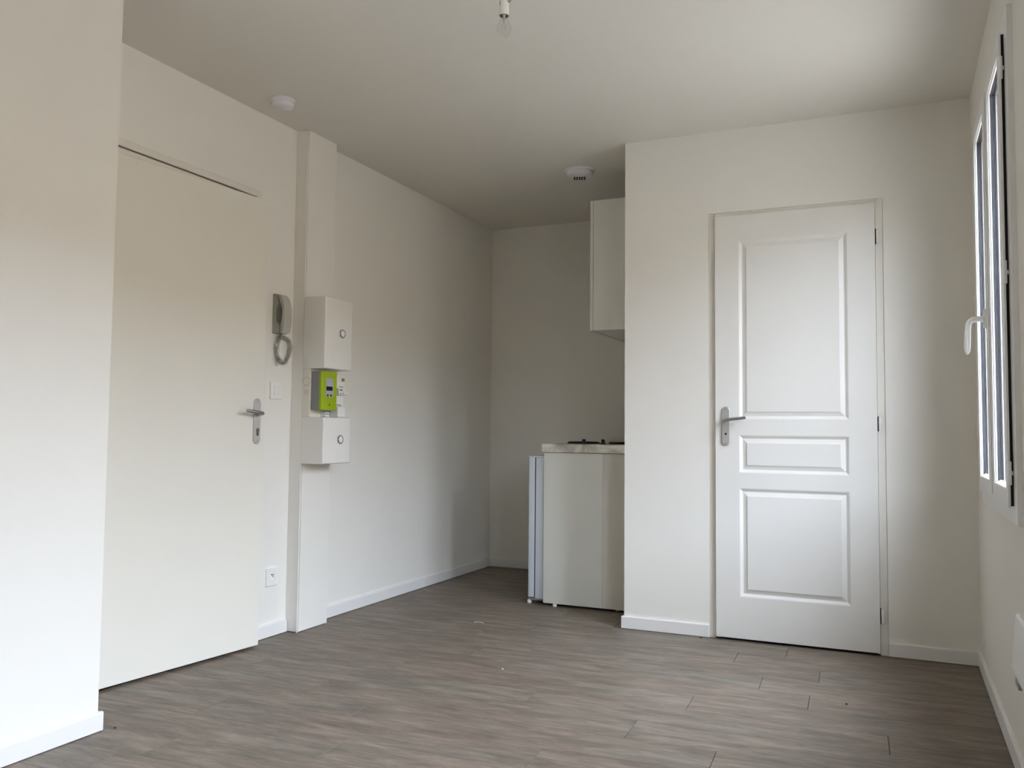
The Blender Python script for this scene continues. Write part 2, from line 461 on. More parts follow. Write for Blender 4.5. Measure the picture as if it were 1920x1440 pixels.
for k in range(-18, 23):
    y0 = 1.94 + PITCH * k
    xj = KNOWN.get(k, -2.1 + random.uniform(0, PLEN))
    xs = xj - PLEN * 4
    while xs < XR + 0.1:
        x0, x1 = xs, xs + PLEN; xs += PLEN
        # corner positions: rows are defined along x = -2.1 and tilt by TILT
        ct = Vector(((x0 + x1) / 2, y0 + PITCH / 2 + 0.045 * ((x0 + x1) / 2 + 2.1)))
        g = 0.0004
        loc = [(-PLEN / 2 + g, -PITCH / 2 + g), (PLEN / 2 - g, -PITCH / 2 + g), (PLEN / 2 - g, PITCH / 2 - g), (-PLEN / 2 + g, PITCH / 2 - g)]
        wp = [(ct.x + math.cos(TILT) * a - math.sin(TILT) * b, ct.y + math.sin(TILT) * a + math.cos(TILT) * b) for a, b in loc]
        cp = wp
        for ax, lim, sg in ((0, XL, 1), (0, XR, -1), (1, YR, 1), (1, YK, -1)):
            cp = clip(cp, ax, lim, sg)
            if len(cp) < 3: break
        if len(cp) < 3: continue
        cc = [(math.cos(TILT) * (a - ct.x) + math.sin(TILT) * (b - ct.y), -math.sin(TILT) * (a - ct.x) + math.cos(TILT) * (b - ct.y)) for a, b in cp]
        area = abs(sum(cc[i - 1][0] * cc[i][1] - cc[i][0] * cc[i - 1][1] for i in range(len(cc)))) / 2
        if area < 2e-4: continue
        whole = cp is wp or (len(cc) == 4 and abs(area - (PLEN - 2 * g) * (PITCH - 2 * g)) < 1e-6)
        if whole and full_mesh is not None:
            o = bpy.data.objects.new('plank', full_mesh); C.objects.link(o); o.parent = floor
        else:
            b = nb()
            mx = sum(p[0] for p in cc) / len(cc); my = sum(p[1] for p in cc) / len(cc)
            w = max(p[0] for p in cc) - min(p[0] for p in cc); h = max(p[1] for p in cc) - min(p[1] for p in cc)
            e = 0.0005
            fx = max(0.0, 1 - 2 * e / w); fy = max(0.0, 1 - 2 * e / h)
            rings = [[b.verts.new((p[0], p[1], -0.004)) for p in cc], [b.verts.new((p[0], p[1], -0.0006)) for p in cc],
                     [b.verts.new((mx + (p[0] - mx) * fx, my + (p[1] - my) * fy, 0.0)) for p in cc]]
            n = len(cc)
            for r0, r1 in zip(rings, rings[1:]):
                for i in range(n): b.faces.new((r0[i], r0[(i + 1) % n], r1[(i + 1) % n], r1[i]))
            b.faces.new(rings[2]); b.faces.new(rings[0][::-1])
            o = link('plank', b, M_PLANK, floor, world_coords=False)
            if whole: full_mesh = o.data
        o.location = (ct.x, ct.y, 0); o.rotation_euler = (0, 0, TILT)

# ------------------------------------------------------------------ baseboards
def baseboard(name, runs, label):
    b = nb()
    for p0, p1, nrm in runs:      # p0,p1: (x,y) along the wall face, nrm: into the room
        t, h = 0.012, 0.062
        prof = [(0, 0.003), (t, 0.003), (t, h - 0.004), (t - 0.0012, h - 0.0012), (t - 0.004, h), (0, h)]
        A = [b.verts.new((p0[0] + nrm[0] * d, p0[1] + nrm[1] * d, z)) for d, z in prof]
        B = [b.verts.new((p1[0] + nrm[0] * d, p1[1] + nrm[1] * d, z)) for d, z in prof]
        n = len(prof)
        for i in range(n): b.faces.new((A[i], A[(i + 1) % n], B[(i + 1) % n], B[i]))
        b.faces.new(A[::-1]); b.faces.new(B)
    return structure(name, b, M_TRIM, label, 'baseboard')
baseboard('baseboard_entry', [((XS, YR), (XS, YS + 0.012), (1, 0)), ((XS, YS), (XL, YS), (0, 1))], 'white baseboard along the projecting wall at lower left')
baseboard('baseboard_left', [((XL, d1_y1 + 0.02), (XL, 3.398), (1, 0))], 'short white baseboard between entrance door and trunking')
baseboard('baseboard_kitchen_left', [((XL, 3.646), (XL, YK), (1, 0))], 'long white baseboard running into the kitchen recess')
baseboard('baseboard_kitchen', [((XL + 0.012, YK), (XP, YK), (0, -1))], 'white baseboard at the end of the kitchen recess')
baseboard('baseboard_back', [((XP - 0.012, YB), (d2_x0 - 0.002, YB), (0, -1)), ((XP, YB), (XP, 4.54), (-1, 0))], 'white baseboard left of the panelled door')
baseboard('baseboard_corner', [((d2_x1 + 0.002, YB), (XR, YB), (0, -1))], 'white baseboard between panelled door and room corner')
baseboard('baseboard_right', [((XR, YR), (XR, YB - 0.012), (-1, 0))], 'white baseboard along the right wall below the window')

# ------------------------------------------------------------------ door_2: white panelled door
d2 = thing('door_2', (-0.44, YB, 0), 'white three-panel interior door with a satin lever handle', 'door', kind='structure')
fy0, fy1 = YB + 0.005, YB + 0.068
link('jamb', bx((d2_x0, fy0, 0), (-0.8065, fy1, d2_top), 0.002), M_FRAME, d2)
link('jamb', bx((-0.0763, fy0, 0), (d2_x1, fy1, d2_top), 0.002), M_FRAME, d2)
link('head', bx((-0.8065, fy0, 2.0540), (-0.0763, fy1, d2_top), 0.002), M_FRAME, d2)
sb = nb()
box(sb, (-0.8065, YB + 0.03, 0), (-0.792, fy1, 2.0555)); box(sb, (-0.088, YB + 0.03, 0), (-0.0735, fy1, 2.0555)); box(sb, (-0.792, YB + 0.03, 2.041), (-0.088, fy1, 2.0555))
link('door_stop', sb, M_FRAME, d2)
LX0, LX1, LZ0, LZ1, LY = -0.803, -0.077, 0.013, 2.052, YB - 0.015
PN = [(-0.691, -0.196, 1.054, 1.926), (-0.691, -0.196, 0.798, 0.979), (-0.691, -0.196, 0.209, 0.725)]
leaf = link('door_leaf', slab(nb(), (LX0, LX1), (LZ0, LZ1), PN, LY, LY + 0.035, lambda u, v, w: (u, w, v)), M_DOOR, d2)
for (x0, x1, z0, z1) in PN:
    b = nb(); rings = []
    for ins, dep in ((0, 0.0), (0.004, 0.0012), (0.015, 0.0092), (0.018, 0.0094), (0.036, 0.0034), (0.0366, 0.0010), (0.040, 0.0006)):
        rings.append([b.verts.new((x, LY + dep, z)) for x, z in ((x0 + ins, z0 + ins), (x1 - ins, z0 + ins), (x1 - ins, z1 - ins), (x0 + ins, z1 - ins))])
    back = [b.verts.new((x, LY + 0.03, z)) for x, z in ((x0, z0), (x1, z0), (x1, z1), (x0, z1))]
    for r0, r1 in zip([back] + rings, rings):
        for i in range(4): b.faces.new((r0[i], r0[(i + 1) % 4], r1[(i + 1) % 4], r1[i]))
    b.faces.new(rings[-1]); b.faces.new(back[::-1])
    link('panel', b, M_DOOR, leaf)
def door_furniture(parent, mp, kind, side):
    """escutcheon and lever drawn in (u along the leaf, v up, d out of the leaf); side = lever direction in u"""
    tag(link('handle_plate', plate(nb(), capsule_poly(0.039, 0.188 if kind == 'wc' else 0.205), 0, 0.009, 0.003, mp), M_ALU, parent, smooth=True), 'satin metal handle plate')
    hz = 0.029 if kind == 'wc' else 0.035
    pts = [(0, hz, 0.006), (0, hz, 0.028), (0.002 * side, hz, 0.040), (0.010 * side, hz + 0.001, 0.047), (0.022 * side, hz + 0.002, 0.049), (0.06 * side, hz + 0.006, 0.048), (0.100 * side, hz + 0.011, 0.046)]
    rad = [(0.0095, 0.0095), (0.009, 0.009), (0.009, 0.009), (0.0088, 0.0085), (0.0085, 0.0075), (0.008, 0.0068), (0.0075, 0.0065)]
    tag(link('lever', tube(nb(), [mp(*p) for p in pts], rad, 14), M_STEEL, parent, smooth=True), 'satin steel lever')
    for v in (0.082, -0.083) if kind == 'wc' else (0.091, -0.091):
        b = nb(); plate(b, [(0.003 * math.cos(a * math.pi / 5), v + 0.0042 * math.sin(a * math.pi / 5)) for a in range(10)], 0.0085, 0.0098, 0.0005, mp)
        link('screw', b, M_MGREY, parent)
    if kind == 'wc':
        b = nb(); plate(b, [(0.0052 * math.cos(a * math.pi / 8), -0.038 + 0.0052 * math.sin(a * math.pi / 8)) for a in range(16)], 0.0085, 0.0105, 0.0006, mp)
        link('lock_spindle', b, M_BLACK, parent)
    else:
        pr = [(0.0085 * math.cos(a), -0.040 + 0.0085 * math.sin(a)) for a in [math.radians(-50 + 280 * k / 14) for k in range(15)]]
        pr += [(-0.005, -0.062), (-0.003, -0.066), (0.003, -0.066), (0.005, -0.062)]
        link('lock_cylinder', plate(nb(), pr, 0.0085, 0.0125, 0.0008, mp), M_BRASS, parent)
door_furniture(leaf, lambda u, v, d: (-0.7525 + u, LY - d, 1.022 + v), 'wc', 1)
for z in (1.896, 1.036, 0.176):
    hg = nb()
    lathe(hg, [(0.0, -0.031), (0.004, -0.031), (0.0055, -0.028), (0.0055, -0.001)], T(-0.0665, LY - 0.006, z), 14, caps=False)
    lathe(hg, [(0.0055, 0.001), (0.0055, 0.028), (0.004, 0.031), (0.0, 0.031)], T(-0.0665, LY - 0.006, z), 14, caps=False)
    lathe(hg, [(0.0035, -0.002), (0.0035, 0.002)], T(-0.0665, LY - 0.006, z), 14)
    box(hg, (-0.0725, LY - 0.004, z + 0.004), (-0.067, LY + 0.012, z + 0.009)); box(hg, (-0.067, LY - 0.004, z - 0.012), (-0.0625, LY + 0.014, z - 0.006))
    hj = link('hinge', hg, M_FRAME, d2, smooth=True)
    link('hinge_gap_shade', bx((-0.0766, LY + 0.0005, z - 0.034), (-0.0722, fy0 + 0.003, z + 0.034)), M_GAP, hj)  # black strip painting the shade in the hinge gap

# ------------------------------------------------------------------ door_1: plain entrance door, slightly ajar
d1 = thing('door_1', (XL, 2.70, 0), 'plain off-white entrance door standing slightly ajar, long handle plate', 'door', kind='structure')
fx = XL + 0.004
link('jamb', bx((XL - 0.095, d1_y0, 0), (fx, d1_y0 + 0.028, d1_top), 0.002), M_FRAME, d1)
link('jamb', bx((XL - 0.095, d1_y1 - 0.028, 0), (fx, d1_y1, d1_top), 0.002), M_FRAME, d1)
link('head', bx((XL - 0.095, d1_y0 + 0.028, 2.080), (fx, d1_y1 - 0.028, d1_top), 0.002), M_FRAME, d1)
link('door_gap_strip', bx((XL - 0.09, d1_y0 + 0.028, 2.0748), (XL - 0.006, d1_y1 - 0.028, 2.0797)), M_GAPSHADE, d1)  # brown strip painting the shadow line between head and rebate
link('head_rebate', bx((XL - 0.09, d1_y0 + 0.028, 2.050), (XL - 0.002, d1_y1 - 0.028, 2.0743), 0.001), M_FRAME, d1)
sb = nb()
box(sb, (XL - 0.095, d1_y0 + 0.028, 0), (XL - 0.042, d1_y0 + 0.045, 2.050)); box(sb, (XL - 0.095, d1_y1 - 0.045, 0), (XL - 0.042, d1_y1 - 0.028, 2.050)); box(sb, (XL - 0.09, d1_y0 + 0.045, 2.030), (XL - 0.042, d1_y1 - 0.045, 2.050))
link('door_stop', sb, M_FRAME, d1)
# leaf drawn with the hinge at the origin, u = local y along the leaf, d = local x out of the leaf
lf = nb(); box(lf, (-0.04, 0.0, 0.012), (0.0, 0.823, 2.045), 0.0015, 1)
leaf1 = link('door_leaf', lf, M_EDOOR, d1, world_coords=False)
leaf1.location = (-2.720 - XL, 2.282 - 2.70, 0); leaf1.rotation_euler = (0, 0, -math.radians(5.4))
OFF[leaf1.name] = Vector()
door_furniture(leaf1, lambda u, v, d: (d, 0.777 + u, 1.021 + v), 'entry', -1)

# ------------------------------------------------------------------ windows in the right wall
def window(idx, y0, y1, label):
    w = thing('window_%d' % idx, (XR, (y0 + y1) / 2, WZ0), label, 'window', kind='structure')
    F0, F1 = 0.3040, 0.386                     # frame front and back
    SX = 0.290                                # sash front
    mp = lambda u, v, d: (d, u, v)
    s0, s1 = y0 + 0.070, y1 - 0.070
    zb, zt = 0.782, 2.172
    fr_ = nb()
    slab(fr_, (y0, y1), (WZ0, WZ1), [(s0 + 0.02, s1 - 0.02, zb + 0.03, zt - 0.03)], F0, XR + 0.0005, mp)
    slab(fr_, (y0 + 0.0605, y1 - 0.0605), (WZ0 + 0.0305, WZ1 - 0.0305), [(s0 + 0.024, s1 - 0.024, zb + 0.034, zt - 0.034)], XR + 0.0005, F1, mp)
    link('window_frame', fr_, M_PVC, w)
    link('sash_gap_shade', slab(nb(), (s0 + 0.004, s1 - 0.004), (zb + 0.004, zt - 0.004), [(s0 + 0.022, s1 - 0.022, zb + 0.032, zt - 0.032)], SX + 0.0062, F0 - 0.0003, mp), M_GAP, w)  # black strip painting the shade in the gap between sash and frame
    link('outer_sill', bx((F1 + 0.001, y0 + 0.061, WZ0 - 0.01), (0.53, y1 - 0.061, WZ0 + 0.034)), M_OUT, w)
    ym = (y0 + y1) / 2
    for a, b, g0, g1 in ((s0, ym - 0.001, s0 + 0.052, ym - 0.092), (ym + 0.001, s1, ym + 0.088, s1 - 0.042)):
        if idx == 2: g0, g1 = (a + 0.052, b - 0.092) if a == s0 else (a + 0.088, b - 0.052)
        gz0, gz1 = 0.832, 2.122
        sh = nb()
        slab(sh, (a, b), (zb, zt), [(g0, g1, gz0, gz1)], SX, SX + 0.006, mp)
        slab(sh, (a + (0.028 if a == s0 else 0.004), b - (0.004 if a == s0 else 0.028)), (zb + 0.037, zt - 0.037), [(g0, g1, gz0, gz1)], SX + 0.006, SX + 0.030, mp)
        sash = link('sash', sh, M_PVC, w)
        link('outer_sash', slab(nb(), (a + (0.028 if a == s0 else 0.004), b - (0.004 if a == s0 else 0.028)), (zb + 0.037, zt - 0.037), [(g0, g1, gz0, gz1)], SX + 0.0302, 0.356, mp), M_DIMSASH, sash)
        o = [(g0, gz0), (g1, gz0), (g1, gz1), (g0, gz1)]
        def inset(q): return [(g0 + q, gz0 + q), (g1 - q, gz0 + q), (g1 - q, gz1 - q), (g0 + q, gz1 - q)]
        for nm, m_, prof in (('glazing_bead', M_PVC, ((0.0, SX + 0.001), (0.004, SX + 0.0055), (0.004, SX + 0.009), (0.0, SX + 0.009))),
                             ('glazing_gasket', M_RUB, ((0.0, SX + 0.0092), (0.0045, SX + 0.0092), (0.0065, SX + 0.017), (0.0, SX + 0.017)))):
            bd = nb()                           # frame profile swept round the pane
            rings = [[bd.verts.new((x, y, z)) for y, z in inset(q)] for q, x in prof]
            for r0, r1 in zip(rings, rings[1:] + rings[:1]):
                for k in range(4): bd.faces.new((r0[k], r0[(k + 1) % 4], r1[(k + 1) % 4], r1[k]))
            link(nm, bd, m_, sash)
        bb = nb(); prism(bb, [(SX + 0.001, gz0), (SX + 0.001, gz0 + 0.003), (SX + 0.017, gz0 + 0.013), (SX + 0.017, gz0)], 1, g0 + 0.0066, g1 - 0.0066)
        link('bottom_bead', bb, M_PLAS, sash)
        link('pane', bx((SX + 0.0175, g0, gz0), (SX + 0.0215, g1, gz1)), M_GLASS, sash)
        link('pane', bx((SX + 0.0345, g0, gz0), (SX + 0.0385, g1, gz1)), M_GLASS, sash)
        link('spacer', slab(nb(), (g0, g1), (gz0, gz1), [(g0 + 0.010, g1 - 0.010, gz0 + 0.010, gz1 - 0.010)], SX + 0.022, SX + 0.034, mp), M_RUB, sash)
        ye, d = (a, -1) if a == s0 else (b, 1)
        for z in (2.065, 1.460, 0.880):
            hg = nb(); lathe(hg, [(0.0, -0.035), (0.005, -0.033), (0.005, 0.033), (0.0, 0.035)], T(SX + 0.004, ye + d * 0.0065, z), 12, caps=False)
            box(hg, (SX + 0.004, ye, z - 0.006), (F0 - 0.0005, ye + d * 0.004, z + 0.006))
            link('hinge', hg, M_PVC, sash, smooth=True)
    # astragal and handle on the meeting stiles
    link('astragal', bx((SX - 0.003, ym - 0.024, zb + 0.012), (SX - 0.0002, ym + 0.016, zt - 0.012), 0.001), M_PVC, w)
    hy, hz = ym + 0.048, 1.388
    link('handle_rosette', plate(nb(), rrect(hy - 0.016, hy + 0.016, hz - 0.032, hz + 0.034, 0.006), SX, SX - 0.011, 0.002, lambda u, v, d: (d, u, v)), M_PVC, w, smooth=True)
    pts = [(SX - a, hy, hz + b) for a, b in ((0.010, 0), (0.028, 0.001), (0.043, -0.001), (0.052, -0.007), (0.057, -0.018), (0.0595, -0.04), (0.0605, -0.07), (0.0615, -0.095), (0.062, -0.113), (0.0622, -0.121))]
    rad = [(0.0085, 0.0105), (0.0085, 0.0105), (0.0088, 0.0105), (0.0085, 0.0105), (0.008, 0.0105), (0.0078, 0.0105), (0.0088, 0.011), (0.0088, 0.011), (0.0065, 0.009), (0.002, 0.003)]
    tag(link('window_handle', tube(nb(), pts, rad, 16), M_HANDLE, w, smooth=True), 'white curved lever handle')
    return w
window(1, *WIN[0], 'white double casement window beside the room corner')
window(2, *WIN[1], 'white double casement window nearer the viewpoint')

# street outside: paving and the rendered house front opposite
structure('ground', bx((XR + 0.32, -40, -3.6), (15.0, 46, -3.5)), M_STREET, 'grey street paving below the windows', 'street')
structure('wall_opposite', bx((14.0, -40, -3.5), (14.4, 46, 4.6)), M_FACADE, 'sand-coloured house front across the street', 'wall')

# ------------------------------------------------------------------ electrical trunking, enclosures, meter
CX = -2.664
tr = thing('cable_trunking', (-2.70, 3.525, 0), 'tall off-white vertical cable trunking beside the entrance door', 'trunking')
b = nb()
prism(b, [(XL + 0.0005, 3.402), (CX - 0.0015, 3.402), (CX - 0.0015, 3.408), (XL + 0.0005, 3.408)], 2, 0.004, H - 0.001)
prism(b, [(XL + 0.0005, 3.634), (CX - 0.0015, 3.634), (CX - 0.0015, 3.640), (XL + 0.0005, 3.640)], 2, 0.0, H - 0.001)
prism(b, [(XL + 0.0005, 3.408), (XL + 0.006, 3.408), (XL + 0.006, 3.634), (XL + 0.0005, 3.634)], 2, 0.0, H - 0.001)
link('channel', b, M_TRUNK, tr)
link('cover_strip', bx((CX - 0.006, 3.412, 0.002), (CX, 3.640, 0.816), 0.002), M_TRUNK, tr)
link('cover_strip', bx((CX - 0.006, 3.412, 1.640), (CX, 3.640, H - 0.001), 0.002), M_TRUNK, tr)
link('corner_strip', bx((CX - 0.008, 3.401, 0.0), (CX - 0.001, 3.4095, 0.816), 0.0015), M_TRUNK, tr)
link('corner_strip', bx((CX - 0.008, 3.401, 1.640), (CX - 0.001, 3.4095, H - 0.001), 0.0015), M_TRUNK, tr)

def enclosure(z0, z1, label, kz):
    t = thing('electrical_enclosure', (CX + 0.065, 3.514, z0), label, 'enclosure', group='boxes on the cable trunking')
    cv = nb(); box(cv, (CX + 0.0003, 3.402, z0), (-2.534, 3.627, z1))
    bmesh.ops.bevel(cv, geom=[e for e in cv.edges if max(v.co.x for v in e.verts) > -2.54 and min(v.co.x for v in e.verts) > -2.54], offset=0.008, segments=4, profile=0.5, affect='EDGES')
    link('cover', cv, M_ENC, t, smooth=True)
    ring = nb(); m = T(-2.534, 3.539, kz) @ RY(math.pi / 2)
    lathe(ring, [(0.0205, 0.0), (0.0225, 0.003), (0.0212, 0.006), (0.0188, 0.0065), (0.0178, 0.004), (0.0178, 0.0)], m, 32, caps=False)
    link('lock_ring', ring, M_CHROME, t, smooth=True)
    k = nb(); lathe(k, [(0.0172, 0.0), (0.0172, 0.0035), (0.0155, 0.0055), (0.0, 0.0045)], m, 32, caps=False)
    link('push_button', k, M_PLAS, t, smooth=True)
    s = nb(); lathe(s, [(0.004, 0.0), (0.004, 0.0012), (0.0, 0.002)], T(-2.534, 3.502, kz + 0.002) @ RY(math.pi / 2), 12, caps=False)
    link('screw_cap', s, M_PLAS, t, smooth=True)
enclosure(1.285, 1.640, 'tall white plastic enclosure above the green meter', 1.467)
enclosure(0.818, 1.047, 'shorter white plastic enclosure below the green meter', 0.937)

mb = thing('meter_board', (CX + 0.02, 3.52, 1.047), 'cream plastic mounting board behind the green electricity meter', 'board')
link('base', bx((CX - 0.0006, 3.404, 1.0475), (-2.622, 3.634, 1.2845), 0.002), M_CREAM, mb)
for dz, r in ((0.165, 0.021), (0.112, 0.010)):
    rg = nb(); n = 40
    lathe(rg, [(r - 0.0007, 0), (r - 0.0005, 0.0006), (r + 0.0005, 0.0006), (r + 0.0007, 0)], T(-2.643, 3.404, 1.057 + dz) @ RX(math.pi / 2), n, caps=False)
    link('knockout_ring', rg, M_MARK, mb)
tb = nb(); box(tb, (-2.622, 3.492, 1.050), (-2.590, 3.525, 1.076), 0.001)
link('terminal_block', tb, M_PLAS, mb)
for y in (3.500, 3.512):
    s = nb(); lathe(s, [(0.003, 0.0), (0.003, 0.0015), (0.0, 0.0016)], T(-2.590, y, 1.064) @ RY(math.pi / 2), 10, caps=False); link('terminal_screw', s, M_BLACK, mb)
link('cable_slot', bx((-2.622, 3.527, 1.050), (-2.5955, 3.536, 1.080)), M_BLACK, mb)

mt = thing('electricity_meter', (-2.59, 3.474, 1.078), 'lime green electricity meter with a small dark display', 'meter')
link('body', bx((-2.6215, 3.412, 1.083), (-2.572, 3.535, 1.270), 0.004), M_MGREY, mt)
ter = nb(); box(ter, (-2.6215, 3.4115, 1.0825), (-2.574, 3.5355, 1.128), 0.003)
link('terminal_cover', ter, M_MGREY, mt)
cov = link('front_cover', bx((-2.574, 3.411, 1.081), (-2.555, 3.536, 1.272), 0.005, 3), M_GREEN, mt, smooth=True)
XF = -2.555
mpf = lambda u, v, d: (d, u, v)
link('display_bezel', plate(nb(), rrect(3.443, 3.503, 1.147, 1.240, 0.006), XF - 0.001, XF + 0.0015, 0.0005, mpf), M_LGREY, mt)
link('display', plate(nb(), rrect(3.445, 3.495, 1.178, 1.199, 0.001), XF + 0.001, XF + 0.0022, 0.0003, mpf), M_BLACK, mt)
for y in (3.457, 3.484):
    link('button', plate(nb(), [(y + 0.0065 * math.cos(a * math.pi / 8), 1.155 + 0.0055 * math.sin(a * math.pi / 8)) for a in range(16)], XF + 0.001, XF + 0.0035, 0.0006, mpf), M_BLACK, mt)
link('seal_screw', plate(nb(), [(3.474 + 0.003 * math.cos(a * math.pi / 6), 1.109 + 0.0055 * math.sin(a * math.pi / 6)) for a in range(12)], XF - 0.001, XF + 0.001, 0.0004, mpf), M_BLACK, mt)
link('seal_screw', plate(nb(), [(3.472 + 0.0022 * math.cos(a * math.pi / 6), 1.255 + 0.0022 * math.sin(a * math.pi / 6)) for a in range(12)], XF - 0.001, XF + 0.0008, 0.0003, mpf), M_OLIVE, mt)

br = thing('circuit_breaker', (-2.60, 3.60, 1.052), 'white main circuit breaker right of the green meter', 'breaker')
link('upper_housing', bx((-2.6215, 3.560, 1.195), (-2.580, 3.632, 1.262), 0.002), M_PLAS, br)
link('test_button', bx((-2.580, 3.606, 1.232), (-2.574, 3.626, 1.248), 0.002), M_OLIVE, br)
link('rating_strip', bx((-2.580, 3.585, 1.202), (-2.5794, 3.622, 1.206)), M_MARK, br)
tg = nb(); box(tg, (-2.6215, 3.575, 1.160), (-2.572, 3.632, 1.194), 0.002); link('switch_block', tg, M_PLAS, br)
link('switch_lever', bx((-2.572, 3.600, 1.164), (-2.556, 3.632, 1.180), 0.003), M_PLAS, br)
link('warning_mark', bx((-2.572, 3.582, 1.183), (-2.5714, 3.606, 1.191)), M_OLIVE, br)
link('indicator', bx((-2.572, 3.584, 1.165), (-2.5712, 3.594, 1.171)), M_BLACK, br)
link('lower_housing', bx((-2.6215, 3.566, 1.104), (-2.584, 3.630, 1.159), 0.002), M_PLAS, br)
link('lettering_strip', bx((-2.584, 3.570, 1.109), (-2.5834, 3.612, 1.114)), M_MARK, br)
link('terminal_cover', bx((-2.6215, 3.570, 1.050), (-2.572, 3.632, 1.101), 0.002), M_PLAS, br)

# ------------------------------------------------------------------ intercom handset, switch, socket
ic = thing('intercom', (XL, 3.285, 1.445), 'grey wall intercom handset with its cord looped in plastic', 'intercom')
base_prof = [(0, 1.447), (0.034, 1.447), (0.042, 1.452), (0.0425, 1.478), (0.037, 1.488), (0.026, 1.498), (0.023, 1.52), (0.023, 1.555), (0.026, 1.574), (0.036, 1.586), (0.037, 1.592), (0.031, 1.612), (0.023, 1.632), (0.015, 1.638), (0, 1.638)]
b = nb(); prism(b, [(XL + d, z) for d, z in base_prof], 1, 3.250, 3.316)
link('base', b, M_INTB, ic)
hand = [(0.0435, 1.449), (0.054, 1.447), (0.062, 1.455), (0.067, 1.49), (0.0685, 1.53), (0.067, 1.57), (0.061, 1.60), (0.051, 1.622), (0.037, 1.634), (0.027, 1.634), (0.034, 1.616), (0.042, 1.596), (0.051, 1.580), (0.055, 1.555), (0.0555, 1.515), (0.051, 1.493), (0.044, 1.476)]
b = nb(); prism(b, [(XL + d, z) for d, z in hand], 1, 3.253, 3.309)
bmesh.ops.bevel(b, geom=[e for e in b.edges if abs(e.verts[0].co.y - e.verts[1].co.y) < 1e-5], offset=0.0025, segments=2, affect='EDGES')
link('handset', b, M_INTER, ic, smooth=True)
cy, cz = 3.318, 1.372
def loop(a, r=1.0): return Vector((XL + 0.014 + 0.004 * math.sin(3 * a), cy + 0.050 * r * math.cos(a) + 0.004 * math.sin(2 * a), cz + 0.062 * r * math.sin(a)))
pts = []; N = 900; turns = 52
for i in range(N):
    a = 2 * math.pi * i / N
    c0 = loop(a); rad_dir = Vector((0, math.cos(a), math.sin(a)))
    ph = 2 * math.pi * turns * i / N
    pts.append(c0 + rad_dir * (0.0062 * math.cos(ph)) + Vector((1, 0, 0)) * (0.0062 * math.sin(ph)))
link('coiled_cord', tube(nb(), pts, 0.0018, 6, closed=True), M_CORD, ic, smooth=True)
link('cord_lead', tube(nb(), [(XL + 0.03, 3.29, 1.45), (XL + 0.028, 3.288, 1.437), (XL + 0.02, 3.292, 1.428), (XL + 0.015, 3.30, 1.425)], 0.003, 8), M_CORD, ic, smooth=True)
film = nb(); ring = []
n1, n2 = 48, 14
for i in range(n1):
    a = 2 * math.pi * i / n1; c0 = loop(a); rd = Vector((0, math.cos(a), math.sin(a)))
    row = []
    for k in range(n2):
        q = 2 * math.pi * k / n2
        rr = 0.0125 + 0.003 * math.sin(5 * a + 2 * q) + 0.002 * math.sin(9 * a - q)
        row.append(film.verts.new(c0 + rd * (rr * math.cos(q)) + Vector((1, 0, 0)) * (min(rr, 0.013) * math.sin(q))))
    ring.append(row)
for i in range(n1):
    for k in range(n2):
        film.faces.new((ring[i][k], ring[(i + 1) % n1][k], ring[(i + 1) % n1][(k + 1) % n2], ring[i][(k + 1) % n2]))
link('plastic_sleeve', film, M_FILM, ic, smooth=True)
tail = nb()
tube(tail, [(XL + 0.008, 3.276, 1.335), (XL + 0.008, 3.272, 1.318), (XL + 0.007, 3.276, 1.300), (XL + 0.006, 3.284, 1.290)], [(0.006, 0.012), (0.005, 0.017), (0.004, 0.016), (0.002, 0.010)], 10)
link('sleeve_end', tail, M_FILM, ic, smooth=True)

sw = thing('light_switch', (XL, 3.282, 1.131), 'square white light switch beneath the intercom', 'switch')
mpl = lambda u, v, d: (XL + d, u, v)
link('plate', plate(nb(), rrect(3.242, 3.322, 1.131, 1.214, 0.004), 0.0, 0.010, 0.002, mpl), M_PLAS, sw, smooth=True)
link('rocker', plate(nb(), rrect(3.261, 3.304, 1.149, 1.196, 0.002), 0.010, 0.0135, 0.001, mpl), M_PLAS, sw)

sk = thing('wall_socket', (XL, 3.286, 0.238), 'white wall socket with round recess above the baseboard', 'socket')
b = nb()
outer = rrect(3.246, 3.327, 0.239, 0.324, 0.004, 8); nn_ = len(outer)
cxs, czs = 3.2865, 0.2815
rings = []
for d, q, f in ((0.0, outer, None), (0.008, outer, None), (0.010, outer, 0.965)):
    rings.append([b.verts.new(mpl(cxs + (u - cxs) * (f or 1), czs + (v - czs) * (f or 1), d)) for u, v in q])
ang = [math.atan2(v - czs, u - cxs) for u, v in outer]
for r_, d in ((0.0205, 0.010), (0.0195, 0.0115), (0.0185, 0.0105), (0.0175, 0.002)):
    rings.append([b.verts.new(mpl(cxs + r_ * math.cos(a), czs + r_ * math.sin(a), d)) for a in ang])
for r0, r1 in zip(rings, rings[1:]):
    for i in range(nn_): b.faces.new((r0[i], r0[(i + 1) % nn_], r1[(i + 1) % nn_], r1[i]))
b.faces.new(rings[-1]); b.faces.new(rings[0][::-1])
link('plate', b, M_PLAS, sk, smooth=True)
for u, v in ((-0.0095, 0.0), (0.0095, 0.0)):
    h = nb(); lathe(h, [(0.0028, 0.0), (0.0028, 0.0006), (0.0, 0.0007)], T(XL + 0.002, cxs + u, czs + v) @ RY(math.pi / 2), 12, caps=False); link('pin_hole', h, M_BLACK, sk)
h = nb(); lathe(h, [(0.0024, 0.0), (0.0024, 0.011), (0.0, 0.0135)], T(XL + 0.002, cxs, czs + 0.010) @ RY(math.pi / 2), 12, caps=False); link('earth_pin', h, M_STEEL, sk, smooth=True)

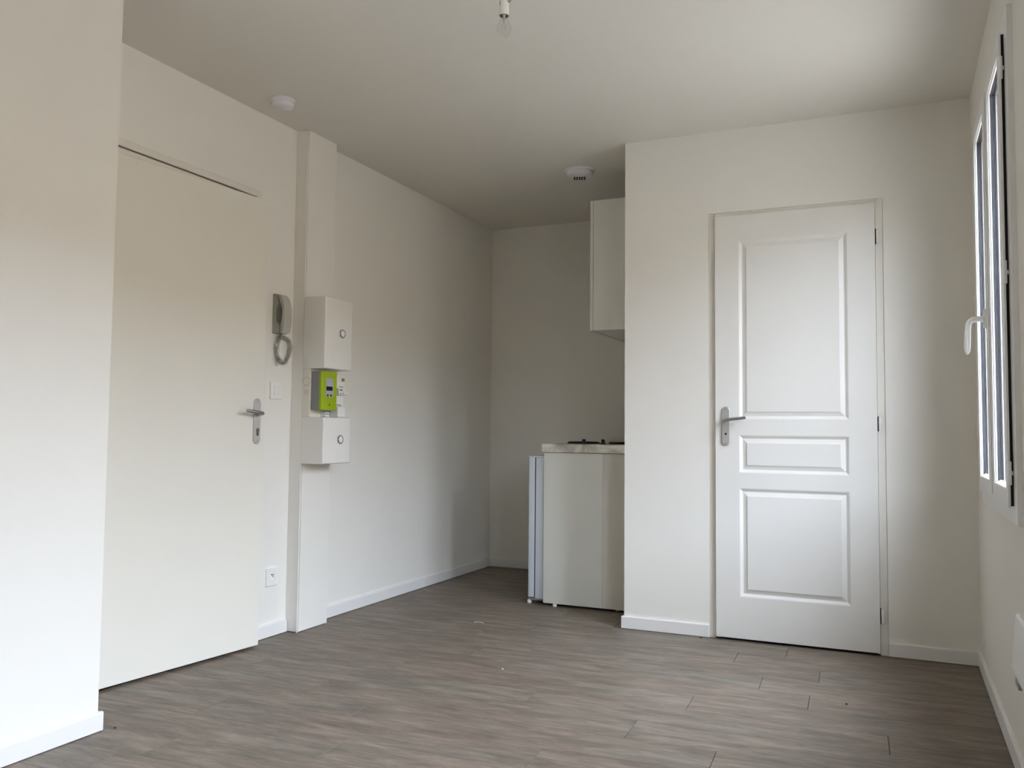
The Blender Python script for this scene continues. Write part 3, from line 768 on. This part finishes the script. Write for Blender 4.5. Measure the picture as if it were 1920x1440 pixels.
# ------------------------------------------------------------------ kitchenette
KX0, KX1, KY0, KY1 = -1.844, XP - 0.0005, 4.55, 5.62
cab = thing('base_cabinet', (-1.56, 5.0, 0), 'white base cabinet with plain side panel under the steel worktop', 'cabinet')
link('side_panel', bx((KX0, KY0, 0.016), (-1.492, KY0 + 0.018, 0.866), 0.001, 1), M_MELA, cab)
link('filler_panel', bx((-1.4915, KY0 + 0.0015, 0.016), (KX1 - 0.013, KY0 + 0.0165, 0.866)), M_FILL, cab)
link('side_panel', bx((KX0, KY1 - 0.018, 0.016), (KX1, KY1, 0.866), 0.001, 1), M_MELA, cab)
link('divider', bx((KX0, 5.125, 0.016), (KX1, 5.143, 0.866)), M_MELA, cab)
link('back_board', bx((KX1 - 0.006, 5.143, 0.07), (KX1, KY1 - 0.018, 0.866)), M_MELA, cab)
link('shelf', bx((KX0 + 0.01, 5.143, 0.07), (KX1 - 0.006, KY1 - 0.018, 0.088)), M_MELA, cab)
cd = link('door', bx((KX0 - 0.019, 5.128, 0.07), (KX0 - 0.001, KY1 - 0.002, 0.862), 0.0015, 1), M_MELA, cab)
link('handle', bx((KX0 - 0.043, 5.16, 0.70), (KX0 - 0.019, 5.17, 0.83), 0.003), M_STEEL, cd)
for x, y in ((-1.795, KY0 + 0.05), (-1.36, KY0 + 0.05), (-1.795, KY1 - 0.05), (-1.36, KY1 - 0.05)):
    f = nb(); lathe(f, [(0.011, 0.0), (0.013, 0.004), (0.010, 0.016)], T(x if y > 5 else x + 0.02, y if y > 5 else KY0 + 0.009, 0), 14); link('foot', f, M_PLAS, cab, smooth=True)

wt = thing('worktop', (-1.56, 5.05, 0.868), 'stainless steel kitchenette worktop with two dark hotplates', 'worktop')
link('top', bx((-1.856, KY0 - 0.008, 0.868), (KX1, KY1 + 0.06, 0.918), 0.004, 2), M_WORK, wt)
for x in (-1.684, -1.43):
    hp = nb(); lathe(hp, [(0.094, 0.0), (0.096, 0.004), (0.092, 0.010), (0.085, 0.0125), (0.02, 0.0125), (0.016, 0.0115), (0.0, 0.0115)], T(x, 4.775, 0.918), 40, caps=False)
    link('hotplate', hp, M_IRON, wt, smooth=True)
for x in (-1.632, -1.517):
    kn = nb(); lathe(kn, [(0.019, 0.0), (0.018, 0.005), (0.0105, 0.007), (0.0100, 0.026), (0.008, 0.028), (0.0, 0.028)], T(x, 4.632, 0.918), 20, caps=False)
    link('control_knob', kn, M_BLACK, wt, smooth=True)

fr = thing('fridge', (-1.65, 4.85, 0), 'small white undercounter fridge showing the edge of its door', 'fridge')
FY0, FY1 = 4.575, 5.115
link('body', bx((-1.906, FY0, 0.030), (-1.35, FY1, 0.838), 0.006), M_FRIDGE, fr, smooth=True)
dr = link('door', bx((-1.948, FY0 + 0.001, 0.036), (-1.9115, FY1, 0.842), 0.004, 3), M_FRIDGE, fr, smooth=True)
link('top_cover', bx((-1.950, FY0 - 0.001, 0.838), (-1.35, FY1, 0.846), 0.002), M_FRIDGE, fr)
link('door_gap_strip', bx((-1.9120, FY0 + 0.005, 0.042), (-1.9055, FY1 - 0.006, 0.836)), M_RUB, fr)  # rubber seal in the gap of the fridge door
link('base_rail', bx((-1.948, FY0 + 0.002, 0.022), (-1.36, FY1 - 0.002, 0.031)), M_MGREY, fr)
for x, y in ((-1.943, FY0 + 0.012), (-1.943, FY1 - 0.03), (-1.42, FY0 + 0.03), (-1.42, FY1 - 0.03)):
    f = nb(); lathe(f, [(0.011, 0.0), (0.0125, 0.004), (0.0125, 0.014), (0.008, 0.023)], T(x, y, 0), 14); link('foot', f, M_PLAS, fr, smooth=True)

uc = thing('wall_cabinet', (-1.42, 5.1, 1.562), 'white wall cabinet high in the kitchen recess', 'cabinet')
link('body', bx((-1.564, 4.588, 1.564), (XP - 0.0005, 5.60, 2.312), 0.001, 1), M_MELA, uc)
for a, b_ in ((4.588, 5.092), (5.096, 5.60)):
    link('door', bx((-1.584, a, 1.562), (-1.566, b_, 2.312), 0.0015, 1), M_MELA, uc)

# ------------------------------------------------------------------ ceiling fittings
lp = thing('pendant_bulb', (-1.073, 2.296, H), 'bare clear light bulb hanging in a white socket', 'lamp')
bxm = T(-1.073, 2.296, 2.187)
gl = nb()
prof = [(0.0, 0.0), (0.008, 0.0006), (0.0145, 0.004), (0.0195, 0.010), (0.0222, 0.018), (0.0225, 0.025), (0.0205, 0.033), (0.0165, 0.041), (0.0135, 0.049), (0.0120, 0.058), (0.0115, 0.064)]
lathe(gl, prof, bxm, 40, caps=False); link('glass_bulb', gl, M_BULB, lp, smooth=True)
st = nb(); lathe(st, [(0.0014, 0.040), (0.002, 0.046), (0.004, 0.056), (0.0065, 0.066)], bxm, 14); link('stem', st, M_LGREY, lp, smooth=True)
fil = [(-0.008, 0, 0.026), (-0.006, 0.003, 0.0245), (-0.003, 0.004, 0.027), (0, 0.0045, 0.0245), (0.003, 0.004, 0.027), (0.006, 0.003, 0.0245), (0.008, 0, 0.026)]
link('filament', tube(nb(), [bxm @ Vector(p) for p in fil], 0.0005, 6), M_STEEL, lp)
sup = nb()
tube(sup, [bxm @ Vector(p) for p in ((0.001, 0, 0.044), (0.004, 0, 0.034), (0.008, 0, 0.026))], 0.0004, 5); tube(sup, [bxm @ Vector(p) for p in ((-0.001, 0, 0.044), (-0.004, 0, 0.034), (-0.008, 0, 0.026))], 0.0004, 5)
link('filament_support', sup, M_STEEL, lp)
cp_ = nb(); lathe(cp_, [(0.0118, 0.062), (0.0130, 0.064), (0.0130, 0.080), (0.0, 0.081)], bxm, 24, caps=False); link('screw_cap', cp_, M_BRASS, lp, smooth=True)
so = nb(); lathe(so, [(0.0140, 0.078), (0.0142, 0.0635), (0.0160, 0.0625), (0.0165, 0.070), (0.0160, 0.078), (0.0150, 0.080), (0.0148, 0.118), (0.0120, 0.126), (0.005, 0.134), (0.0, 0.134)], bxm, 32, caps=False)
link('socket', so, M_PLAS, lp, smooth=True)
link('socket_slot', bx((-1.073 - 0.008, 2.296 - 0.0150, 2.187 + 0.092), (-1.073 - 0.0062, 2.296 - 0.0125, 2.187 + 0.104)), M_MGREY, lp)
hk = [bxm @ Vector(p) for p in ((0.013, -0.004, 0.128), (0.0145, -0.005, 0.110), (0.016, -0.005, 0.103), (0.0185, -0.004, 0.101), (0.021, -0.003, 0.104), (0.0215, -0.002, 0.115), (0.017, 0.0, 0.130), (0.004, 0.0, 0.140))]
link('wire_loop', tube(nb(), hk, 0.0017, 8), M_MGREY, lp, smooth=True)
link('cord', tube(nb(), [bxm @ Vector((0, 0, 0.132)), bxm @ Vector((0.001, 0.001, 0.2)), bxm @ Vector((0, 0, H - 2.187))], 0.003, 8), M_PLAS, lp, smooth=True)
rs = nb(); lathe(rs, [(0.012, -0.03), (0.030, -0.022), (0.036, -0.004), (0.036, 0.0)], T(-1.073, 2.296, H), 28); link('ceiling_rose', rs, M_PLAS, lp, smooth=True)

sd = thing('smoke_detector', (-2.535, 3.045, H), 'round white smoke detector on the ceiling near the entrance door', 'detector')
b = nb(); lathe(b, [(0.056, 0.0), (0.056, -0.010), (0.053, -0.013)], T(-2.535, 3.045, H), 40); link('mount', b, M_DET, sd, smooth=True)
b = nb(); lathe(b, [(0.049, -0.012), (0.050, -0.024), (0.046, -0.032), (0.036, -0.037), (0.0, -0.038)], T(-2.535, 3.045, H), 40, caps=False); link('cover', b, M_DET, sd, smooth=True)

vx, vy = -1.640, 4.555
ev = thing('ceiling_vent', (vx, vy, H), 'round white ceiling vent with a small dark grille by the kitchen', 'vent')
b = nb(); lathe(b, [(0.088, 0.0), (0.088, -0.006), (0.084, -0.010)], T(vx, vy, H), 44); link('flange', b, M_DET, ev, smooth=True)
b = nb(); lathe(b, [(0.074, -0.010), (0.073, -0.026), (0.066, -0.034), (0.050, -0.038), (0.0, -0.039)], T(vx, vy, H), 44, caps=False); link('cover', b, M_DET, ev, smooth=True)
ga = Vector((vx, vy, H)); dirn = Vector((-vx, -vy, 0)).normalized(); side = Vector((-dirn.y, dirn.x, 0))
def gp(s, d, z): return ga + side * s + dirn * d + Vector((0, 0, z))
def gquad(s0, s1, d0, d1, z0, z1):
    b = nb(); V = [b.verts.new(gp(s, d, z)) for z in (z0, z1) for s, d in ((s0, d0), (s1, d0), (s1, d1), (s0, d1))]
    for f in ((0, 1, 2, 3), (4, 5, 6, 7), (0, 1, 5, 4), (1, 2, 6, 5), (2, 3, 7, 6), (3, 0, 4, 7)): b.faces.new([V[i] for i in f])
    return b
link('grille', gquad(-0.036, 0.040, -0.052, 0.006, -0.0375, -0.0397), M_GAP, ev)
for i in range(6):
    s = -0.0345 + i * 0.0142
    link('slat', gquad(s - 0.0024, s + 0.0024, -0.053, 0.007, -0.0385, -0.0415), M_DET, ev)

# ------------------------------------------------------------------ heater on the right wall
ht = thing('wall_heater', (0.28, 1.9, 0.44), 'slim white wall heater at the right edge of the view', 'heater')
HY0, HY1 = 1.62, 2.336
b = nb(); prism(b, [(0.262, 0.452), (0.300, 0.452), (0.300, 0.566), (0.262, 0.566)], 1, HY0 + 0.01, HY1 - 0.01); link('body', b, M_PVC, ht)
b = nb(); prism(b, [(0.240, 0.456), (0.249, 0.566), (0.254, 0.572), (0.300, 0.574), (0.300, 0.568), (0.257, 0.566), (0.2465, 0.456)], 1, HY0, HY1); link('front_panel', b, M_PVC, ht)
b = nb(); prism(b, [(0.236, 0.449), (0.236, 0.455), (0.300, 0.455), (0.300, 0.449)], 1, HY0, HY1 + 0.006); link('bottom_lip', b, M_PVC, ht)
for y in (HY1 - 0.02, HY0 + 0.05):
    link('bracket', bx((0.262, y, 0.428), (XR - 0.0005, y + 0.03, 0.449), 0.002), M_MGREY, ht)
fb = nb(); box(fb, (0.252, HY1 + 0.002, 0.392), (0.3175, HY1 + 0.060, 0.410), 0.002); box(fb, (0.290, HY1 - 0.03, 0.400), (0.300, HY1 + 0.03, 0.449))
link('bracket', fb, M_MGREY, ht)
link('mounting_rail', bx((0.300, HY0 + 0.05, 0.47), (XR - 0.0005, HY1 - 0.05, 0.55)), M_MGREY, ht)

# ------------------------------------------------------------------ debris on the floor
pts = []
for k in range(14):
    t = k / 13; a = math.radians(150 - 120 * t)
    pts.append((-1.975 + 0.026 * math.cos(a) + 0.006 * t, 3.985 + 0.012 * math.sin(a), 0.0016 + 0.002 * math.sin(math.pi * t)))
tag(settle(link('plastic_shaving', tube(nb(), pts, 0.0014, 6), M_DEBRIS, smooth=True)), 'thin pale curl of shaving on the floor before the fridge', 'shaving')
def crumb(x, y, r, m, label, name='crumb'):
    t = bmesh.new(); bmesh.ops.create_icosphere(t, subdivisions=1, radius=r)
    for v in t.verts:
        v.co *= random.uniform(0.7, 1.25); v.co.z *= 0.45
    zmin = min(v.co.z for v in t.verts)
    b = nb(); join(b, t, T(x, y, -zmin))
    tag(settle(link(name, b, m)), label, 'debris')
crumb(-0.180, 3.406, 0.0055, M_DARKDEB, 'dark crumb on the floor in front of the panelled door')
crumb(-0.872, 4.178, 0.0060, M_DARKDEB, 'dark crumb at the foot of the panelled door frame')
crumb(-1.502, 3.269, 0.0050, M_DEBRIS, 'pale flake of debris in the middle of the floor', 'paint_flake')
crumb(-2.352, 2.075, 0.0050, M_DARKDEB, 'dark crumb by the corner of the projecting wall')
